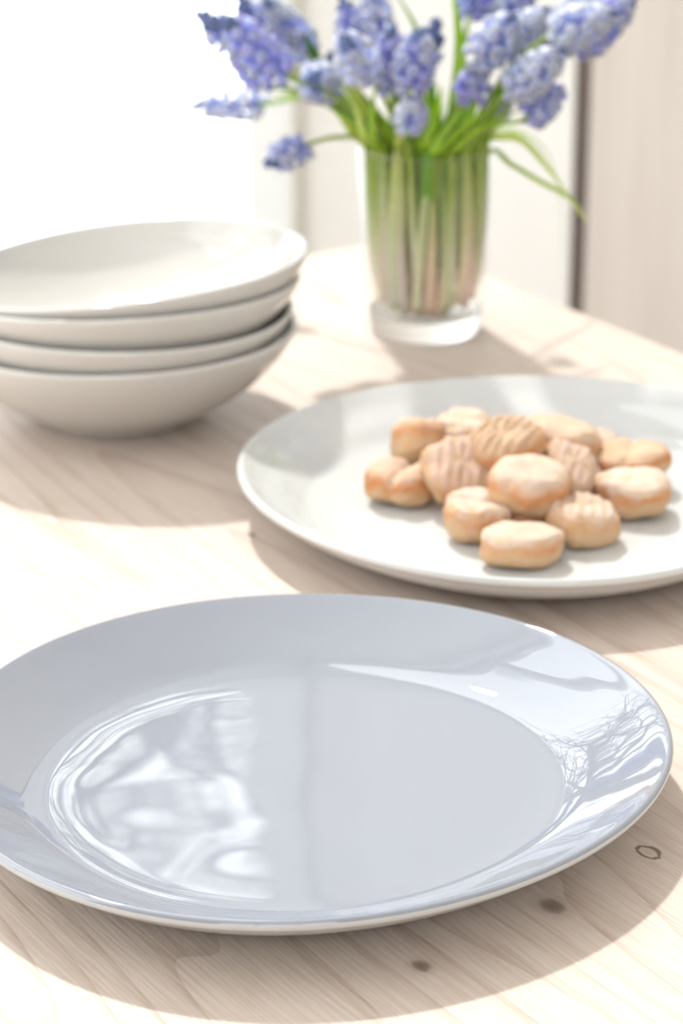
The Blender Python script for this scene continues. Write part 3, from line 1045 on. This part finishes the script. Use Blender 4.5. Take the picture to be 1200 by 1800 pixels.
# the rest of the foliage
fan = []
for k in range(34):
    x = 618 + (k * 271 % 262)
    y = 150 + (k * 97 % 85)
    Yd = 1.455 + (k * 53 % 90) / 1000
    fan.append((x, y, Yd))
for k, (x, y, Yd) in enumerate(fan):
    mx_ = 745 + (x - 745) * 0.72
    leaf_to([(mx_, (y + 262) / 2 + 12, (Yd + 1.49) / 2), (x, y, Yd), (x + (x - 745) * 0.18, y - 35, Yd)], RND.uniform(.0040, .0075), RND.choice((G1, G1, G2, G3, G3, G2, G4)), None, k * 1.3, RND.uniform(-0.6, 0.6))
# cut flower stalks crossing in front, and bare stems filling the glass
diag = [((775, 262), (850, 195), (905, 150)), ((762, 265), (800, 205), (842, 150)), ((700, 250), (712, 228), (716, 215)), ((655, 245), (655, 190), (660, 150)), ((640, 240), (625, 190), (600, 160)),
        ((745, 250), (760, 215), (745, 165)), ((800, 262), (860, 215), (930, 190))]
for k, px in enumerate(diag):
    leaf_to([(x, y, 1.452 + 0.004 * j) for j, (x, y) in enumerate(px)], .0046, RND.choice((G4, G4, G2)), 'pale green stalk crossing in front of the leaves', -1.57 + RND.uniform(-.7, .7), 0.0, 0.022, (0.030, math.atan2(-0.022, (px[0][0] - 745) / 3050)))
for k in range(44):
    a = 2 * math.pi * k / 44 + RND.uniform(-.06, .06)
    z0 = 0.0165 + RND.uniform(0, 0.005)
    fr = RND.uniform(0.0255, 0.0278)
    tw = RND.uniform(-0.28, 0.28)
    zt = GH + RND.uniform(0.004, 0.022)
    er = RND.uniform(0.0335, 0.0358)
    p0 = VC + Vector((fr * math.cos(a), fr * math.sin(a), z0))
    p2 = VC + Vector((er * math.cos(a + tw), er * math.sin(a + tw), zt))
    p1 = VC + Vector((0.0322 * math.cos(a + tw * .45), 0.0322 * math.sin(a + tw * .45), 0.055))
    c = RND.choice(((0.60, 0.70, 0.14), (0.48, 0.60, 0.07), (0.72, 0.76, 0.30), (0.30, 0.46, 0.03)))
    leaf([p0, p1, p2], RND.uniform(.0034, .0052), c, 'pale-footed stalk pressed against the inside of the glass', True, 0.6, 0.0, None, (0.94, 0.87, 0.75), True, 9)

# ------------------------------------------------------------------ bare tree outside the window (mirrored in the plates)
TR = random.Random(3)


def make_tree(loc, label, h_trunk, reach, depth=4):
    tree = empty('bare_tree', loc)
    tag(tree, label, 'tree')
    bv, bf = [], []

    def branch(p, d, ln, r, depth):
        pts = [p]
        q = p
        dd = d.normalized()
        for k in range(4):
            dd = (dd + Vector((TR.uniform(-.25, .25), TR.uniform(-.25, .25), TR.uniform(-.14, .16)))).normalized()
            q = q + dd * ln / 4
            pts.append(q)
        v, f, _ = tube_data(pts, [r * (1 - 0.12 * i) for i in range(5)], 5)
        b = len(bv)
        bv.extend(v)
        bf.extend([tuple(b + i for i in q_) for q_ in f])
        if depth:
            for k in range(4):
                s_ = pts[1 + k]
                nd = (dd * 0.6 + Vector((TR.uniform(-1, 1), TR.uniform(-.8, .8), TR.uniform(-.35, .55)))).normalized()
                branch(s_, nd, ln * TR.uniform(.5, .7), r * 0.55, depth - 1)

    tv, tf, _ = tube_data([(0, 0, 0), (0.03, 0, h_trunk * 0.5), (0.0, 0.05, h_trunk)], [0.11, 0.09, 0.075], 10)
    obj('trunk', mesh('trunk', tv, tf), M['bark'], tree)
    for k in range(5):
        a = k * 1.3 + 0.3
        branch(Vector((0, 0.05, h_trunk - 0.04 * k)), Vector((math.cos(a) * 0.95, math.sin(a) * 0.6, 0.62)), reach, 0.05, depth)
    obj('branches', mesh('branches', bv, bf), M['bark'], tree)


make_tree((-0.90, 5.6, -2.2), 'leafless tree outside the window behind the bowls', 3.75, 1.2)
make_tree((-4.6, 2.6, -2.2), 'leafless tree outside the side window', 3.6, 1.0)
